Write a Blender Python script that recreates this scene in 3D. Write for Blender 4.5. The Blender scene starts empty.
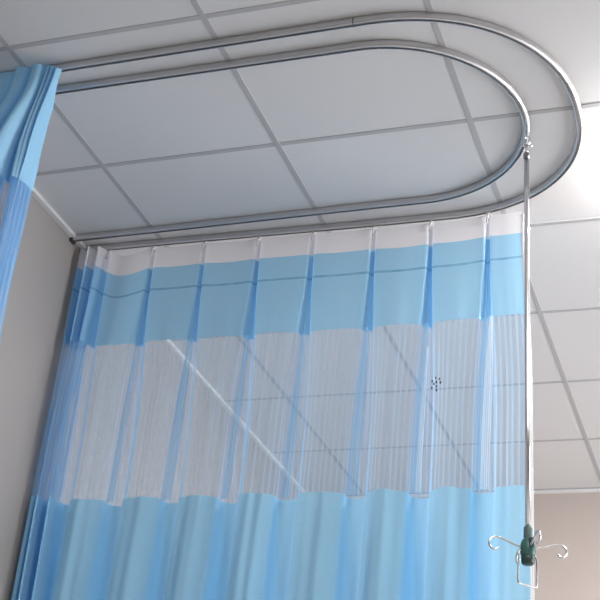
import bpy, bmesh, math, random
from mathutils import Vector, Matrix
random.seed(7)
PI = math.pi
sc = bpy.context.scene
col = sc.collection
CZ = 3.2                                    # ceiling height

# ------------------------------------------------------------------ helpers
def obj(name, bm, mat, parent=None, smooth=True):
    me = bpy.data.meshes.new(name)
    bm.normal_update()
    bm.to_mesh(me); bm.free()
    for p in me.polygons: p.use_smooth = smooth
    me.materials.append(mat)
    o = bpy.data.objects.new(name, me); col.objects.link(o)
    if parent:
        o.parent = parent
        o.matrix_parent_inverse = Matrix.Translation(-Vector(parent.location))
    return o

def thing(name, label, cat, loc, group=None):
    o = bpy.data.objects.new(name, None); col.objects.link(o)
    o.location = loc; o.empty_display_size = .1
    o['label'] = label; o['category'] = cat
    if group: o['group'] = group
    return o

def struct(name, bm, mat, smooth=False):
    o = obj(name, bm, mat, None, smooth); o['kind'] = 'structure'; return o

def add_box(bm, x0, x1, y0, y1, z0, z1, bev=0):
    r = bmesh.ops.create_cube(bm, size=1)
    vs = r['verts']
    for v in vs:
        v.co = Vector((x0 + (v.co.x+.5)*(x1-x0), y0 + (v.co.y+.5)*(y1-y0), z0 + (v.co.z+.5)*(z1-z0)))
    if bev:
        es = list({e for v in vs for e in v.link_edges})
        bmesh.ops.bevel(bm, geom=es, offset=bev, segments=2, affect='EDGES', profile=.6)

def catmull(pts, n=6):
    P = [Vector(p) for p in pts]; out = []
    for i in range(len(P)-1):
        a = P[i-1] if i else P[0]*2-P[1]
        b, c = P[i], P[i+1]
        d = P[i+2] if i+2 < len(P) else P[-1]*2-P[-2]
        for k in range(n):
            t = k/n
            out.append(.5*((2*b)+(c-a)*t+(2*a-5*b+4*c-d)*t*t+(3*b-a-3*c+d)*t**3))
    out.append(P[-1]); return out

def add_tube(bm, pts, r, seg=10, closed=False):
    P = [Vector(p) for p in pts]; n = len(P); rings = []
    T = []
    for i in range(n):
        a = P[(i-1) % n] if (closed or i) else P[i]
        b = P[(i+1) % n] if (closed or i < n-1) else P[i]
        T.append((b-a).normalized())
    up = Vector((0, 0, 1)) if abs(T[0].z) < .9 else Vector((1, 0, 0))
    N = (up - T[0]*up.dot(T[0])).normalized()
    for i in range(n):
        N = (N - T[i]*N.dot(T[i])).normalized(); B = T[i].cross(N)
        rr = r[i] if isinstance(r, (list, tuple)) else r
        rings.append([bm.verts.new(P[i] + (N*math.cos(2*PI*k/seg) + B*math.sin(2*PI*k/seg))*rr) for k in range(seg)])
    for i in range(n if closed else n-1):
        A, Bq = rings[i], rings[(i+1) % n]
        for k in range(seg):
            bm.faces.new((A[k], A[(k+1) % seg], Bq[(k+1) % seg], Bq[k]))
    if not closed:
        bm.faces.new(rings[0][::-1]); bm.faces.new(rings[-1])

def add_lathe(bm, cx, cy, prof, seg=24):
    rings = []
    for r, z in prof:
        rings.append([bm.verts.new((cx+r*math.cos(2*PI*k/seg), cy+r*math.sin(2*PI*k/seg), z)) for k in range(seg)])
    for A, Bq in zip(rings[:-1], rings[1:]):
        for k in range(seg):
            bm.faces.new((A[k], A[(k+1) % seg], Bq[(k+1) % seg], Bq[k]))
    bm.faces.new(rings[0][::-1]); bm.faces.new(rings[-1])
    bmesh.ops.recalc_face_normals(bm, faces=bm.faces)

def ss(a, b, x):
    t = max(0., min(1., (x-a)/(b-a))); return t*t*(3-2*t)

# ------------------------------------------------------------------ materials
def newmat(name):
    m = bpy.data.materials.new(name); m.use_nodes = True
    nt = m.node_tree; nt.nodes.clear()
    out = nt.nodes.new('ShaderNodeOutputMaterial')
    return m, nt, out

def N(nt, t, **kw):
    n = nt.nodes.new(t)
    for k, v in kw.items(): setattr(n, k, v)
    return n

def M(nt, op, a, b=None, c=None):
    n = nt.nodes.new('ShaderNodeMath'); n.operation = op
    for i, v in enumerate((a, b, c)):
        if v is None: continue
        if isinstance(v, (int, float)): n.inputs[i].default_value = v
        else: nt.links.new(v, n.inputs[i])
    return n.outputs[0]

def paint(name, rgb, rough=.6, var=.05, scale=3., bump=.0, bscale=120., metallic=0., spec=.5):
    m, nt, out = newmat(name)
    p = N(nt, 'ShaderNodeBsdfPrincipled')
    p.inputs['Roughness'].default_value = rough; p.inputs['Metallic'].default_value = metallic
    p.inputs['Specular IOR Level'].default_value = spec
    tc = N(nt, 'ShaderNodeTexCoord')
    no = N(nt, 'ShaderNodeTexNoise'); no.inputs['Scale'].default_value = scale; no.inputs['Detail'].default_value = 4
    nt.links.new(tc.outputs['Object'], no.inputs['Vector'])
    mx = N(nt, 'ShaderNodeMix', data_type='RGBA')
    mx.inputs[6].default_value = tuple(c*(1-var) for c in rgb)+(1,)
    mx.inputs[7].default_value = tuple(min(1, c*(1+var)) for c in rgb)+(1,)
    nt.links.new(no.outputs['Fac'], mx.inputs[0]); nt.links.new(mx.outputs[2], p.inputs['Base Color'])
    if bump:
        n2 = N(nt, 'ShaderNodeTexNoise'); n2.inputs['Scale'].default_value = bscale
        nt.links.new(tc.outputs['Object'], n2.inputs['Vector'])
        bp = N(nt, 'ShaderNodeBump'); bp.inputs['Strength'].default_value = bump; bp.inputs['Distance'].default_value = .002
        nt.links.new(n2.outputs['Fac'], bp.inputs['Height']); nt.links.new(bp.outputs['Normal'], p.inputs['Normal'])
    nt.links.new(p.outputs[0], out.inputs[0]); return m

def cloth(name, rgb, transl=.45, line=None, line_rgb=None, trgb=None):
    """woven fabric: diffuse + translucent; optional sewn line at a fabric height"""
    m, nt, out = newmat(name)
    uv = N(nt, 'ShaderNodeUVMap'); sp = N(nt, 'ShaderNodeSeparateXYZ'); nt.links.new(uv.outputs[0], sp.inputs[0])
    no = N(nt, 'ShaderNodeTexNoise'); no.inputs['Scale'].default_value = 220; no.inputs['Detail'].default_value = 3
    nt.links.new(uv.outputs[0], no.inputs['Vector'])
    mx = N(nt, 'ShaderNodeMix', data_type='RGBA')
    mx.inputs[6].default_value = tuple(c*.94 for c in rgb)+(1,); mx.inputs[7].default_value = tuple(min(1, c*1.05) for c in rgb)+(1,)
    nt.links.new(no.outputs['Fac'], mx.inputs[0]); c = mx.outputs[2]
    if line is not None:
        d = M(nt, 'ABSOLUTE', M(nt, 'SUBTRACT', sp.outputs[1], line))
        f = M(nt, 'LESS_THAN', d, .0042)
        # stitches break the line up a little
        n3 = N(nt, 'ShaderNodeTexNoise'); n3.inputs['Scale'].default_value = 26; nt.links.new(uv.outputs[0], n3.inputs['Vector'])
        f = M(nt, 'MULTIPLY', f, M(nt, 'MULTIPLY_ADD', n3.outputs['Fac'], 1.3, .15))
        m2 = N(nt, 'ShaderNodeMix', data_type='RGBA'); nt.links.new(f, m2.inputs[0]); nt.links.new(c, m2.inputs[6])
        m2.inputs[7].default_value = line_rgb+(1,); c = m2.outputs[2]
    di = N(nt, 'ShaderNodeBsdfDiffuse'); tr = N(nt, 'ShaderNodeBsdfTranslucent')
    nt.links.new(c, di.inputs[0])
    if trgb: tr.inputs[0].default_value = trgb+(1,)
    else: nt.links.new(c, tr.inputs[0])
    bp = N(nt, 'ShaderNodeBump'); bp.inputs['Strength'].default_value = .15; bp.inputs['Distance'].default_value = .001
    nt.links.new(no.outputs['Fac'], bp.inputs['Height']); nt.links.new(bp.outputs[0], di.inputs['Normal'])
    ms = N(nt, 'ShaderNodeMixShader'); ms.inputs[0].default_value = transl
    nt.links.new(di.outputs[0], ms.inputs[1]); nt.links.new(tr.outputs[0], ms.inputs[2])
    nt.links.new(ms.outputs[0], out.inputs[0]); return m

def net(name, rgb, stripe_rgb, pu=.0085, pv=.0085, thr=.36, stripe=.26, sper=.016, transl=.45):
    """knitted net: diamond holes between solid vertical threads, in fabric coordinates (metres)"""
    m, nt, out = newmat(name)
    uv = N(nt, 'ShaderNodeUVMap'); sp = N(nt, 'ShaderNodeSeparateXYZ'); nt.links.new(uv.outputs[0], sp.inputs[0])
    u, v = sp.outputs[0], sp.outputs[1]
    cu = M(nt, 'COSINE', M(nt, 'MULTIPLY', u, 2*PI/pu)); cv = M(nt, 'COSINE', M(nt, 'MULTIPLY', v, 2*PI/pv))
    hole = M(nt, 'GREATER_THAN', M(nt, 'ABSOLUTE', M(nt, 'MULTIPLY', cu, cv)), thr)
    no = N(nt, 'ShaderNodeTexNoise'); no.noise_dimensions = '1D'; no.inputs['Scale'].default_value = 6
    nt.links.new(u, no.inputs['W'])
    st = M(nt, 'LESS_THAN', M(nt, 'FRACT', M(nt, 'ADD', M(nt, 'DIVIDE', u, sper), M(nt, 'MULTIPLY', no.outputs['Fac'], .5))), stripe)
    thin = M(nt, 'GREATER_THAN', M(nt, 'ABSOLUTE', M(nt, 'MULTIPLY', cu, cv)), .55)
    st = M(nt, 'MULTIPLY', st, M(nt, 'SUBTRACT', 1., thin))
    alpha = M(nt, 'MAXIMUM', M(nt, 'SUBTRACT', 1., hole), st)
    mx = N(nt, 'ShaderNodeMix', data_type='RGBA'); nt.links.new(st, mx.inputs[0])
    mx.inputs[6].default_value = rgb+(1,); mx.inputs[7].default_value = stripe_rgb+(1,)  # paler stripe colour holds the sheen on the threads
    di = N(nt, 'ShaderNodeBsdfDiffuse'); tr = N(nt, 'ShaderNodeBsdfTranslucent'); tp = N(nt, 'ShaderNodeBsdfTransparent')
    nt.links.new(mx.outputs[2], di.inputs[0]); nt.links.new(mx.outputs[2], tr.inputs[0])
    ms = N(nt, 'ShaderNodeMixShader'); ms.inputs[0].default_value = transl
    nt.links.new(di.outputs[0], ms.inputs[1]); nt.links.new(tr.outputs[0], ms.inputs[2])
    m2 = N(nt, 'ShaderNodeMixShader'); nt.links.new(alpha, m2.inputs[0])
    nt.links.new(tp.outputs[0], m2.inputs[1]); nt.links.new(ms.outputs[0], m2.inputs[2])
    nt.links.new(m2.outputs[0], out.inputs[0]); return m

def metal(name, rgb, rough, aniso_scale=0):
    m, nt, out = newmat(name)
    p = N(nt, 'ShaderNodeBsdfPrincipled'); p.inputs['Base Color'].default_value = rgb+(1,)
    p.inputs['Metallic'].default_value = 1
    tc = N(nt, 'ShaderNodeTexCoord'); no = N(nt, 'ShaderNodeTexNoise'); no.inputs['Scale'].default_value = 40
    nt.links.new(tc.outputs['Object'], no.inputs['Vector'])
    nt.links.new(M(nt, 'MULTIPLY_ADD', no.outputs['Fac'], .12, rough-.06), p.inputs['Roughness'])
    nt.links.new(p.outputs[0], out.inputs[0]); return m

BLUE = (.40, .71, .95)
mt_ceiling = paint('ceiling_tile', (.68, .675, .68), .75, .03, 2., .12, 160)
mt_grid = paint('ceiling_grid', (.45, .45, .46), .8, .02)
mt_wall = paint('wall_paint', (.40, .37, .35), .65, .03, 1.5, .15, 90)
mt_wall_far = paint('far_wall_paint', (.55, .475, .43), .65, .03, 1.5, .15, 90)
mt_trim = paint('white_trim', (.80, .79, .78), .45, .02)
mt_floor = paint('vinyl_floor', (.58, .565, .54), .35, .1, 5)
mt_alu = metal('anodised_aluminium', (.66, .66, .67), .42)
mt_dark = paint('dark_plastic', (.05, .05, .055), .5, .05)
mt_chrome = metal('chrome', (.86, .86, .87), .2)
mt_collar = metal('dull_steel', (.30, .30, .32), .4)
mt_wire = metal('steel_wire', (.75, .73, .72), .25)
mt_green = paint('green_plastic', (.045, .14, .125), .35, .12, 60)
mt_green2 = paint('grey_green_plastic', (.10, .17, .17), .4, .1, 60)
mt_green3 = paint('dark_green_plastic', (.03, .06, .058), .4, .1, 60)
mt_blue = cloth('blue_cloth', BLUE, .38, -.195, (.20, .47, .72))
mt_blue_low = cloth('blue_cloth_plain', (.42, .74, .96), .32)
mt_white = cloth('white_header_cloth', (.90, .91, .95), .45)
mt_hem = cloth('white_hem_cloth', (.85, .87, .9), .4)
mt_net = net('blue_net', (.27, .58, .87), (.50, .70, .90), thr=.24, stripe=.36, sper=.0185)
mt_net2 = net('backlit_net', (.80, .90, .97), (.80, .90, .97), pu=.013, pv=.0125, thr=.56, stripe=0., transl=.5)  # paleness stands in for net lit from behind
mt_net3 = net('blue_net_fold', (.27, .60, .90), (.45, .72, .93), pu=.0095, pv=.0085, thr=.30, stripe=.25, sper=.011)
mt_hook = paint('white_plastic', (.75, .74, .72), .4, .03)
mt_snag = paint('dark_thread', (.03, .05, .10), .8, .1)

# ------------------------------------------------------------------ room
XL, XR, YB, YF = -.312, 4.6, -4.6, 3.03      # left wall, right wall, wall behind the camera, far wall
T = .6
bm = bmesh.new(); add_box(bm, XL-.1, XR+.1, YB-.1, YF+.1, -.1, 0); struct('floor', bm, mt_floor)
bm = bmesh.new(); add_box(bm, XL-.1, XR+.1, YB-.1, YF+.1, CZ+.0018, CZ+.103); struct('ceiling', bm, mt_ceiling)
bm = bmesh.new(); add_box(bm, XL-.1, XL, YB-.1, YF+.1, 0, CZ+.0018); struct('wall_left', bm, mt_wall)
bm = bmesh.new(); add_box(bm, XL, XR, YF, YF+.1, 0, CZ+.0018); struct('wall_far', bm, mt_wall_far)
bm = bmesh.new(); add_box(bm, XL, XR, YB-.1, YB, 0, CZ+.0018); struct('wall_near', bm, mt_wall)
# right wall; unseen window opening added and placed to backlight the far curtain
WY0, WY1, WZ0, WZ1 = .15, 2.75, .9, 2.75
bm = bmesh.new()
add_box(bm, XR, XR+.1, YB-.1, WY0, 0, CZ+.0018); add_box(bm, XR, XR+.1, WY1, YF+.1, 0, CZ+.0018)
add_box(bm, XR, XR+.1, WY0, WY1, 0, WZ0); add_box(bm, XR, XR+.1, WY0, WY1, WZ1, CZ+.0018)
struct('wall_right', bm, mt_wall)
bm = bmesh.new()
for a, b in ((WY0, WY0+.05), (WY1-.05, WY1), ((WY0+WY1)/2-.025, (WY0+WY1)/2+.025)): add_box(bm, XR+.02, XR+.07, a, b, WZ0, WZ1, .004)
for a, b in ((WZ0, WZ0+.05), (WZ1-.05, WZ1)): add_box(bm, XR+.02, XR+.07, WY0, WY1, a, b, .004)
struct('added_window_1', bm, mt_trim)
# white edge trims where the ceiling meets the walls
bm = bmesh.new(); add_box(bm, XL, XL+.022, YB, YF, CZ-.012, CZ+.0018, .002); struct('trim_1', bm, mt_trim)
bm = bmesh.new(); add_box(bm, XL, XR, YF-.022, YF, CZ-.012, CZ+.0018, .002); struct('trim_2', bm, mt_trim)
# exposed grid of the tiled ceiling: bars both ways, slightly below the tiles
bm = bmesh.new()
i = 0
while i*T < XR: add_box(bm, i*T-.0085, i*T+.0085, YB, YF, CZ, CZ+.003, .0007); i += 1
j = -7
while j*T < YF:
    add_box(bm, XL, XR, j*T-.0085, j*T+.0085, CZ+.0004, CZ+.003, .0007); j += 1
struct('trim_3', bm, mt_grid)

# ------------------------------------------------------------------ rails
def rail_path(xc, yc, R, yfar_wall, ynear_wall, n_sup=2.):
    P = [Vector((XL+.004, yfar_wall, 0))]
    n = 12
    for k in range(1, n): P.append(Vector((XL+.004+(xc-XL)*k/n, yfar_wall+(yc+R-yfar_wall)*ss(0, 1, k/n), 0)))
    na = 56
    for k in range(na+1):
        a = PI/2 - PI*k/na
        
        ca_, sa_ = max(0, math.cos(a)), math.sin(a)
        P.append(Vector((xc+R*ca_**(2/n_sup), yc+R*math.copysign(abs(sa_)**(2/n_sup), sa_), 0)))
    for k in range(n-1, -1, -1): P.append(Vector((XL+.004+(xc-XL)*k/n, ynear_wall+(yc-R-ynear_wall)*ss(0, 1, k/n), 0)))
    return P

def arc(cx, cz, r, a0, a1, n=4):
    return [(cx+r*math.cos(a0+(a1-a0)*k/n), cz+r*math.sin(a0+(a1-a0)*k/n)) for k in range(n+1)]

HW, HT = .0105, .0185
SL = .0046                                    # half slot
def rail_profile():
    r = .0065
    out = [(-HW, 0)] + arc(-HW+r, -HT+r, r, PI, 1.5*PI) + [(-SL, -HT), (-SL, -HT+.003)]
    inner = [(-HW+.002, -HT+.005), (-HW+.002, -.004), (HW-.002, -.004), (HW-.002, -HT+.005)]
    right = [(SL, -HT+.003), (SL, -HT)] + arc(HW-r, -HT+r, r, 1.5*PI, 2*PI) + [(HW, 0)]
    return out + inner + right

def sweep(bm, P, prof, z):
    rings = []
    for i, p in enumerate(P):
        t = (P[min(i+1, len(P)-1)] - P[max(i-1, 0)]).normalized()
        nrm = Vector((t.y, -t.x, 0))
        rings.append([bm.verts.new((p.x+nrm.x*a, p.y+nrm.y*a, z+b)) for a, b in prof])
    n = len(prof)
    for A, B in zip(rings[:-1], rings[1:]):
        for k in range(n): bm.faces.new((A[k], A[(k+1) % n], B[(k+1) % n], B[k]))
    bmesh.ops.recalc_face_normals(bm, faces=bm.faces)

def make_rail(name, label, xc, yc, R, yf, yn, joint_x=None, n_sup=2.):
    t = thing(name, label, 'curtain rail' if 'curtain' in name else 'rail', (XL, yc, CZ-.03))
    P = rail_path(xc, yc, R, yf, yn, n_sup)
    bm = bmesh.new(); sweep(bm, P, rail_profile(), CZ)
    o = obj('track', bm, mt_alu, t)
    me = o.data
    for p in me.polygons: p.use_smooth = False
    md = o.modifiers.new('smooth', 'EDGE_SPLIT') if False else None
    me.shade_smooth() if hasattr(me, 'shade_smooth') else None
    try: me.set_sharp_from_angle(angle=math.radians(50))
    except Exception: pass
    for y in (yf, yn):
        bm = bmesh.new(); add_box(bm, XL, XL+.012, y-.0155, y+.0155, CZ-.024, CZ-.001, .003)
        obj('end_bracket', bm, mt_dark, t)
    if joint_x is not None:
        for y in joint_x:
            x0 = y[0]
            bm = bmesh.new()
            prof = [(a*1.06, b*1.03) for a, b in rail_profile()]
            sweep(bm, [Vector((x0-.0015, y[1], 0)), Vector((x0+.0015, y[1], 0))], prof, CZ+.0005)
            obj('joint', bm, mt_dark, t)
    return t
OXC, OYC, OR = 1.02, -.008, .490
make_rail('curtain_rail', 'outer aluminium U-shaped ceiling rail carrying both blue curtains', OXC, OYC, OR, .463, -.494, [(.995, OYC-OR+.0005)], 2.2)
make_rail('drip_rail', 'inner aluminium U-shaped ceiling rail with the drip pole hanging from it', .972, -.013, .388, .384, -.403)

def rail_y(x):
    """far side of the outer rail"""
    if x <= OXC:
        k = (x-XL)/(OXC-XL); return .463+(OYC+OR-.463)*ss(0, 1, k)
    q = min(1, (x-OXC)/OR)
    return OYC + OR*(1-q**2.2)**(1/2.2)

def hang_y(x):
    """the cloth leaves the rail after the last hook and hangs on almost straight"""
    y = rail_y(x)
    return y if x < 1.13 else y + (rail_y(1.13)-.05*(x-1.13) - y)*ss(1.13, 1.2, x)

# ------------------------------------------------------------------ curtains
def build_band(name, mat, section, drops, ulist, parent, cols=None):
    bm = bmesh.new(); uvl = bm.loops.layers.uv.new('UVMap')
    rows = []
    for d in drops:
        pts = section(d)
        if cols: pts = pts[cols[0]:cols[1]]
        rows.append([(bm.verts.new(p), d) for p in pts])
    us = ulist[cols[0]:cols[1]] if cols else ulist
    for A, B in zip(rows[:-1], rows[1:]):
        for k in range(len(A)-1):
            f = bm.faces.new((A[k][0], A[k+1][0], B[k+1][0], B[k][0]))
            for l, (uu, dd) in zip(f.loops, ((us[k], A[k][1]), (us[k+1], A[k][1]), (us[k+1], B[k][1]), (us[k], B[k][1]))):
                l[uvl].uv = (uu, -dd)
    return obj(name, bm, mat, parent)

def lin(a, b, n): return [a+(b-a)*k/n for k in range(n+1)]

def cumlen(pts):
    u = [0.]
    for a, b in zip(pts[:-1], pts[1:]): u.append(u[-1]+math.hypot(b[0]-a[0], b[1]-a[1]))
    return u

# far curtain, seen from the inside: flat panels with narrow valleys behind each pleat
PLEATS = [-.272, -.236, -.198, -.026, .168, .368, .562, .774, .967, 1.158]
rp = random.Random(3)
PR = [dict(w=rp.uniform(.85, 1.2), D=rp.uniform(.85, 1.2), dx=rp.uniform(-.006, .006), ph=rp.uniform(0, 6), b=rp.uniform(.8, 1.25), s=rp.uniform(.5, 1.5)) for _ in range(len(PLEATS)+1)]
NPAN, NLOOP = 30, 48
def far_section(d):
    """d = distance below the ceiling; returns points from the left edge to the right edge"""
    op = ss(.08, .75, d)
    pts = []; dz = []
    xs = [p + PR[i]['dx']*ss(.1, 1., d) for i, p in enumerate(PLEATS)]
    x_start = -.300 + .004*math.sin(3*d) + .034*ss(.2, 1.3, d)
    x_end = 1.266 + .029*ss(.05, .7, d) + .007*ss(.7, 1.3, d)
    bounds = [x_start] + xs + [x_end]
    for i in range(len(bounds)-1):
        a, b = bounds[i], bounds[i+1]
        bunch = i <= 2
        wl = 0 if i == 0 else (.006 + .024*op)*PR[i-1]['w']*(.45 if i <= 3 else 1)
        wr = 0 if i == len(bounds)-2 else (.006 + .024*op)*PR[i]['w']*(.45 if i < 3 else 1)
        a2, b2 = a+wl, b-wr
        bul = (.045+.008*op)*PR[i]['b'] if bunch else (.006+.020*op+.010*ss(.9, 1.3, d))*PR[i]['b']
        if i == 3: bul = .03+.015*op
        if i == len(bounds)-2: bul = .004+.008*op
        n = NPAN
        for k in range(n+1):
            t = k/n; x = a2+(b2-a2)*t
            s = math.sin(PI*t)
            y = hang_y(x) - bul*(s**.7 if bunch else s)
            if not bunch:
                q = s*ss(.2, .7, d)
                y += .0055*math.sin(2*PI*1.6*t+PR[i]['ph']+.9*d)*q + .003*math.sin(2*PI*3.3*t+2*PR[i]['ph'])*q
            else:
                x += .006*math.sin(2*PI*t)*s + .006*math.sin(4*d+i)*ss(.1, .5, d)
            sag = (.042 if i == 3 else (0 if bunch else .006*PR[i]['s']))*s
            pts.append((x, y)); dz.append(-sag*(1-.75*ss(.1, .6, d)))
        if i < len(bounds)-2:
            w = (.006 + .024*op)*PR[i]['w']*(.45 if i < 3 else 1)
            D = (.026 + .024*op + .040*ss(.93, 1.25, d))*PR[i]['D']
            fing = .62*(1-ss(.66, .98, d))*(0 if i < 3 else 1)
            if i < 3: D *= .6
            xc = xs[i]
            for k in range(1, NLOOP):
                th = PI*k/NLOOP
                s = math.sin(th)**.55
                wid = w*(1+.25*op*math.sin(th))
                pts.append((xc - wid*math.cos(th), hang_y(xc)+D*s*(1-fing*(.5-.5*math.cos(6*PI*k/NLOOP))*math.sin(th)**.3))); dz.append(0)
    for _ in range(2):
        q = pts[:]
        for k in range(1, len(pts)-1):
            q[k] = tuple(.25*pts[k-1][c]+.5*pts[k][c]+.25*pts[k+1][c] for c in (0, 1))
        pts = q
    out = []
    for (x, y), z in zip(pts, dz):
        x = max(x, XL+.006)
        y += .006*math.sin(3.1*x+2.3*d)*ss(.3, 1.2, d)
        out.append((x, y, CZ-d+z))
    return out
def far_hem(d):
    p = far_section(d); e = Vector(p[-1]); f = Vector(p[-4]); dr = (e-f); dr.z = 0; dr.normalize()
    return [tuple(e+dr*q+Vector((0, -.004*math.sin(q/.011*PI)+.002*math.sin(9*d)*q/.011, 0))) for q in (0, .003, .006, .009, .011)]

U = cumlen(far_section(.8))
TOP, HB, MT, MB, BOT = .0275, .107, .400, .957, 2.85
ct = thing('privacy_curtain', 'long pleated blue curtain with white header drawn out along the far rail', 'curtain', (.5, .45, .35))
build_band('header_tape', mt_white, far_section, lin(TOP, HB, 8), U, ct)['label'] = 'white header strip along the curtain top'
build_band('upper_panel', mt_blue, far_section, lin(HB, MT, 20), U, ct)
build_band('net_panel', mt_net, far_section, lin(MT, MB, 34), U, ct)['label'] = 'see-through striped net band'
build_band('lower_panel', mt_blue_low, far_section, lin(MB, BOT, 60), U, ct)
build_band('side_hem', mt_hem, far_hem, lin(TOP+.01, BOT, 110), [0, .003, .006, .009, .011], ct)['label'] = 'narrow white hem down the right edge'
for i, x in enumerate(PLEATS):
    y = rail_y(x); bm = bmesh.new()
    yy = y-.009
    pts = catmull([(x, y, CZ-.0225), (x, y-.001, CZ-.028), (x+.001, yy, CZ-.034), (x, yy-.002, CZ-.046), (x-.001, yy, CZ-.062)], 5)
    add_tube(bm, pts, .0032, 8)
    add_box(bm, x-.0055, x+.0055, y-.0038, y+.0038, CZ-.027, CZ-.0193, .0012)
    obj('hook', bm, mt_hook, ct)

# near curtain, pushed together against the left wall, seen from the outside
NEAR_TOP = [(-.300, -.50), (-.285, -.545), (-.265, -.555), (-.252, -.50), (-.240, -.50), (-.226, -.55), (-.205, -.555), (-.192, -.505), (-.178, -.505),
            (-.165, -.55), (-.145, -.562), (-.128, -.54), (-.122, -.505), (-.114, -.505), (-.108, -.55), (-.094, -.566), (-.080, -.552), (-.075, -.508), (-.070, -.508), (-.064, -.536), (-.050, -.545), (-.034, -.54), (-.028, -.505), (-.022, -.505),
            (-.012, -.56), (.006, -.572), (.024, -.560), (.029, -.520), (.034, -.520), (.040, -.560), (.056, -.572), (.072, -.560), (.077, -.51), (.081, -.508), (.084, -.545), (.089, -.555), (.095, -.545), (.097, -.50),
            (.100, -.50), (.103, -.545), (.108, -.550), (.113, -.54), (.115, -.497), (.118, -.497), (.121, -.535), (.127, -.545), (.132, -.535), (.133, -.50)]
def near_section(d):
    op = ss(.05, .6, d)
    pts = [Vector((x + (.016*ss(-.06, .0, x) if x < .08 else .016*(1-ss(.08, .134, x))), y, 0)) for x, y in NEAR_TOP]
    q = []
    for k, p in enumerate(pts):
        y = p.y
        y = -.518 + (p.y+.525)*(.95+(1.2 if p.x < .09 else .45)*ss(.03, .4, d))
        y = min(y, -.5145 + .03*ss(.04, .2, d))
        x = p.x + .008*math.sin(k*.9+2.2*d)*op + .006*math.sin(k*.31+5*d)*op
        x -= .034*ss(.04, .42, d)*ss(-.2, .05, p.x)
        if p.x > .08: x += .006*op*(p.x-.08)/.05 - .012*math.sin(PI*min(1, d/.35))*(p.x-.08)/.05
        q.append(Vector((max(XL+.008, x), y, 0)))
    c = catmull(q, 5)
    out = []
    for v in c:
        z = CZ-d
        # pleat heads stand a little above the hollows between them
        z += (v.y+.515)*.45*(1-ss(.05, .25, d)) - .45*max(0, v.x-.10)*(1-ss(.05, .3, d))
        out.append((v.x, v.y, z))
    return out
UN = cumlen(near_section(.5))
cn = thing('privacy_curtain', 'blue curtain pushed into a tight bunch beside the left wall, close to the camera', 'curtain', (-.08, -.52, .35))
mt_blue_plain = mt_blue_low
build_band('upper_panel', mt_blue_plain, near_section, lin(.018, .418, 28), UN, cn)
build_band('net_panel', mt_net, near_section, lin(.418, .957, 24), UN, cn)['label'] = 'gathered blue net band'
build_band('lower_panel', mt_blue_plain, near_section, lin(.957, BOT, 40), UN, cn)
for x in (-.27, -.2, -.12, -.05, .03, .085):
    bm = bmesh.new(); y = -.498
    add_box(bm, x-.0055, x+.0055, y-.0038, y+.0038, CZ-.030, CZ-.0193, .0012)
    add_tube(bm, catmull([(x, y, CZ-.028), (x, y+.006, CZ-.045), (x, y+.008, CZ-.06)], 4), .003, 8)
    obj('hook', bm, mt_hook, cn)

# folds where the net doubles up below each pleat; two are pale strips, with light from behind put into their colour
folds = [(x-.5*q-.003, q, MT+.002, mt_net3, -.003, 'blue doubled fold of net') for x, q in zip(PLEATS[3:], (.024, .036, .024, .028, .034, .032, .034))]
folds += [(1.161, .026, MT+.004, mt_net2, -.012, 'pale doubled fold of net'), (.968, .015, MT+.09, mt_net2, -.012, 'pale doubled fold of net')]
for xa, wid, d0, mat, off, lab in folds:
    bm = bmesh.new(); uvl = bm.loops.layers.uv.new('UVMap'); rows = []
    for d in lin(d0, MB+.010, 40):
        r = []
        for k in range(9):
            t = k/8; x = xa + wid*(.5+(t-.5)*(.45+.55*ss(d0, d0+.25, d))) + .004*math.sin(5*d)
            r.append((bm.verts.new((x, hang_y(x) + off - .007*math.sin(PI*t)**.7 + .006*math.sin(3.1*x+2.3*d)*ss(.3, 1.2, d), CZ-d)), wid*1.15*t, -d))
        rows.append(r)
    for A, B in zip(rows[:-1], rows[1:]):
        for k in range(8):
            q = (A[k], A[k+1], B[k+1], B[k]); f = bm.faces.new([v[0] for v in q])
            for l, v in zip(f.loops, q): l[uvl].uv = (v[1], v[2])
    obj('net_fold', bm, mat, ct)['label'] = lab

# ------------------------------------------------------------------ hanging drip pole
px0, py0 = 1.355, .060
pt = Vector((px0, py0, CZ-.108)); pb = Vector((1.3675, py0, CZ-1.221))
ip = thing('hanging_drip_pole', 'thin chrome drip pole with green hub and wire hooks hanging from inner rail', 'drip pole', (px0, py0, CZ-1.4))
bm = bmesh.new(); add_tube(bm, [pt+(pb-pt)*t for t in (0, .25, .5, .75, 1)], .0074, 20); obj('tube', bm, mt_chrome, ip)
# runner in the rail, link, yoke and collar
bm = bmesh.new()
add_box(bm, px0-.0035, px0+.0035, py0-.011, py0+.011, CZ-.040, CZ-.024, .0015); obj('runner', bm, mt_chrome, ip)
bm = bmesh.new()
ring = [(px0+.0085*math.sin(a), py0, CZ-.050+.016*math.cos(a)) for a in [2*PI*k/24 for k in range(24)]]
add_tube(bm, ring, .0026, 8, closed=True); obj('link', bm, mt_chrome, ip)
bm = bmesh.new()
add_tube(bm, catmull([(px0-.013, py0-.004, CZ-.062), (px0-.008, py0, CZ-.070), (px0, py0, CZ-.066), (px0+.009, py0, CZ-.071), (px0+.015, py0+.004, CZ-.068)], 5), .0032, 8)
add_tube(bm, [(px0, py0, CZ-.066), (px0, py0, CZ-.085), (px0, py0, CZ-.100)], .0035, 10); obj('yoke', bm, mt_chrome, ip)
bm = bmesh.new(); add_lathe(bm, px0, py0, [(.0035, CZ-.094), (.0075, CZ-.096), (.0088, CZ-.101), (.0088, CZ-.112), (.0078, CZ-.116)][::-1])
obj('collar', bm, mt_collar, ip)
hx, hy = pb.x, pb.y
def Z(d): return CZ-d-.003
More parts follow.
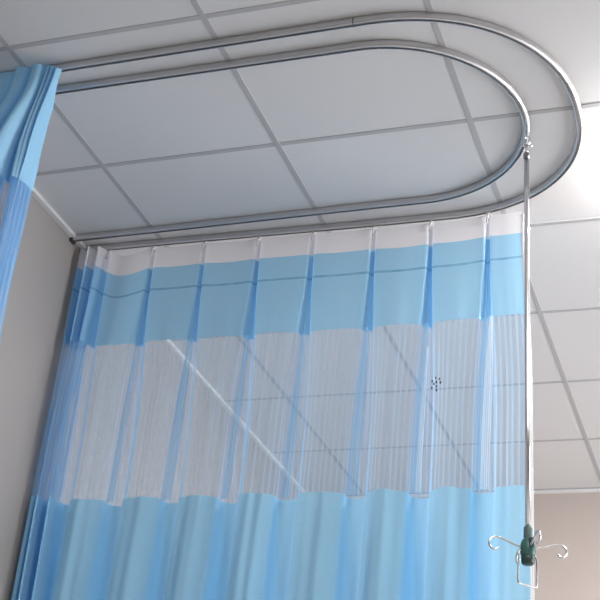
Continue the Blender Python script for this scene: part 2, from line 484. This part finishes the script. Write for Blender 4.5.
bm = bmesh.new(); add_lathe(bm, hx, hy, [(.0078, Z(1.216)), (.0105, Z(1.218)), (.011, Z(1.222)), (.0112, Z(1.243)), (.0098, Z(1.250)), (.0098, Z(1.256))]); obj('sleeve', bm, mt_green2, ip)
bm = bmesh.new(); add_lathe(bm, hx, hy, [(.0098, Z(1.248)), (.015, Z(1.252)), (.0182, Z(1.262)), (.0194, Z(1.272)), (.0194, Z(1.284)), (.0178, Z(1.289)), (.0165, Z(1.294))])
hub = obj('hub', bm, mt_green, ip)
bm = bmesh.new(); add_lathe(bm, hx, hy, [(.0150, Z(1.292)), (.0168, Z(1.294)), (.0168, Z(1.303)), (.0155, Z(1.310)), (.013, Z(1.313))]); obj('end_plug', bm, mt_green3, ip)
bm = bmesh.new()
add_box(bm, hx+.006, hx+.0185, hy-.0215, hy-.010, Z(1.272), Z(1.250), .003); obj('latch', bm, mt_green3, hub)
ARM = [(.010, -1.276), (.030, -1.270), (.052, -1.262), (.070, -1.256), (.084, -1.258), (.0925, -1.270), (.089, -1.283), (.079, -1.288), (.071, -1.281)]
az0 = math.radians(27)
for k in range(4):
    a = az0 + k*PI/2; c, s = math.cos(a), math.sin(a)
    bm = bmesh.new()
    add_tube(bm, catmull([(hx+r*1.06*c, hy+r*1.06*s, CZ+z) for r, z in ARM], 6), .0026, 10)
    obj('wire_hook', bm, mt_wire, ip)
# rectangular wire bail below the hub
e = Vector((.65, .76, 0)).normalized(); h0 = Vector((hx, hy, CZ))
def BP(s, z): return tuple(h0 + e*s + Vector((0, 0, z)))
L = [(-.027, -1.288), (-.029, -1.310), (-.030, -1.350), (-.029, -1.364), (-.025, -1.368), (0, -1.3685), (.024, -1.368), (.028, -1.364), (.029, -1.350), (.029, -1.310), (.024, -1.292)]
bm = bmesh.new(); add_tube(bm, catmull([BP(-.012, -1.285)]+[BP(*q) for q in L]+[BP(.012, -1.288)], 4), .0023, 10); obj('wire_bail', bm, mt_wire, ip)

# ------------------------------------------------------------------ snagged threads on the net
def far_y(x, d):
    p = far_section(d); best = min(p, key=lambda q: (abs(q[0]-x) + max(0, q[1]-rail_y(x))*3)); return best[1]
bm = bmesh.new()
for (dx, dd, h) in ((0, 0, .008), (.0, .022, .006), (.012, -.008, .005), (.014, .006, .008), (.015, .020, .006), (.016, .034, .006), (.026, 0, .005), (.029, .012, .008), (.006, .010, .005)):
    x = .996+dx; d = .604+dd; y = far_y(x, d)-.003
    add_tube(bm, [(x, y, CZ-d+h/2), (x+.001, y-.001, CZ-d), (x, y, CZ-d-h/2)], .0022, 6)
obj('snag', bm, mt_snag, ct)['label'] = 'cluster of dark snagged threads'

# ------------------------------------------------------------------ ceiling lamp just beyond the right side
lx, ly = 1.88, .29
lamp = thing('ceiling_lamp', 'round lamp with a glowing rim on the ceiling right of the rail curve', 'lamp', (lx, ly, CZ-.065))
bm = bmesh.new(); add_lathe(bm, lx, ly, [(.13, CZ-.008), (.14, CZ-.007), (.14, CZ)], 40); obj('base', bm, mt_trim, lamp)
m, nt, out = newmat('glowing_rim'); em = N(nt, 'ShaderNodeEmission'); em.inputs[0].default_value = (1, .97, .95, 1); em.inputs[1].default_value = 150
nt.links.new(em.outputs[0], out.inputs[0])
bm = bmesh.new(); add_lathe(bm, lx, ly, [(.148, CZ-.056), (.150, CZ-.054), (.150, CZ-.010), (.146, CZ-.0085)], 40); obj('diffuser', bm, m, lamp)
bm = bmesh.new(); add_lathe(bm, lx, ly, [(.13, CZ-.064), (.154, CZ-.062), (.156, CZ-.058), (.15, CZ-.056)], 40); obj('cover', bm, mt_trim, lamp)

# ------------------------------------------------------------------ light
def area(name, loc, rot, sx, sy, power, rgb):
    l = bpy.data.lights.new(name, 'AREA'); l.shape = 'RECTANGLE'; l.size = sx; l.size_y = sy; l.energy = power; l.color = rgb
    o = bpy.data.objects.new(name, l); o.location = loc; o.rotation_euler = rot; col.objects.link(o); return o
# area light added behind that opening as daylight from the right
area('added_daylight', (XR+.12, (WY0+WY1)/2, (WZ0+WZ1)/2), (0, math.radians(90), 0), WZ1-WZ0, WY1-WY0, 100, (.98, .98, 1))
# unseen fill lights added at ceiling height to brighten the far curtain
area('fill_far', (2.1, 1.5, CZ-.005), (0, 0, 0), .56, .56, 37, (1, .93, .91))
area('fill_near', (2.1, -1.5, CZ-.005), (0, 0, 0), .56, .56, 30, (1, .96, .93))
w = bpy.data.worlds.new('world'); sc.world = w; w.use_nodes = True
w.node_tree.nodes['Background'].inputs[0].default_value = (.75, .85, 1, 1)
w.node_tree.nodes['Background'].inputs[1].default_value = 1.0

# ------------------------------------------------------------------ camera (solved from the ceiling grid)
f, a, b, c = 1307.91429, .375999191, .492469635, -.101982151
def mat3(r): return Matrix(r)
ca, sa, cb, sb, cc, sn = math.cos(a), math.sin(a), math.cos(b), math.sin(b), math.cos(c), math.sin(c)
Rw = mat3(((cc, sn, 0), (-sn, cc, 0), (0, 0, 1))) @ mat3(((1, 0, 0), (0, cb, sb), (0, -sb, cb))) @ mat3(((1, 0, 0), (0, 0, -1), (0, 1, 0))) @ mat3(((ca, sa, 0), (-sa, ca, 0), (0, 0, 1)))
rx, ry, rz = Rw[0], -Rw[1], -Rw[2]
cam = bpy.data.cameras.new('camera'); cam.sensor_width = 36; cam.lens = f*36/600; cam.clip_start = .05
co = bpy.data.objects.new('camera', cam); col.objects.link(co)
co.matrix_world = Matrix(((rx[0], ry[0], rz[0], 1.92638), (rx[1], ry[1], rz[1], -3.04088), (rx[2], ry[2], rz[2], CZ-2.30888), (0, 0, 0, 1)))
sc.camera = co
sc.view_settings.view_transform = 'Standard'; sc.view_settings.look = 'None'; sc.view_settings.gamma = 1
sc.view_settings.use_curve_mapping = False
sc.view_settings.exposure = 0.38
sc.cycles.transparent_max_bounces = 24
sc.cycles.max_bounces = 10
sc.cycles.diffuse_bounces = 6
sc.cycles.caustics_reflective = False
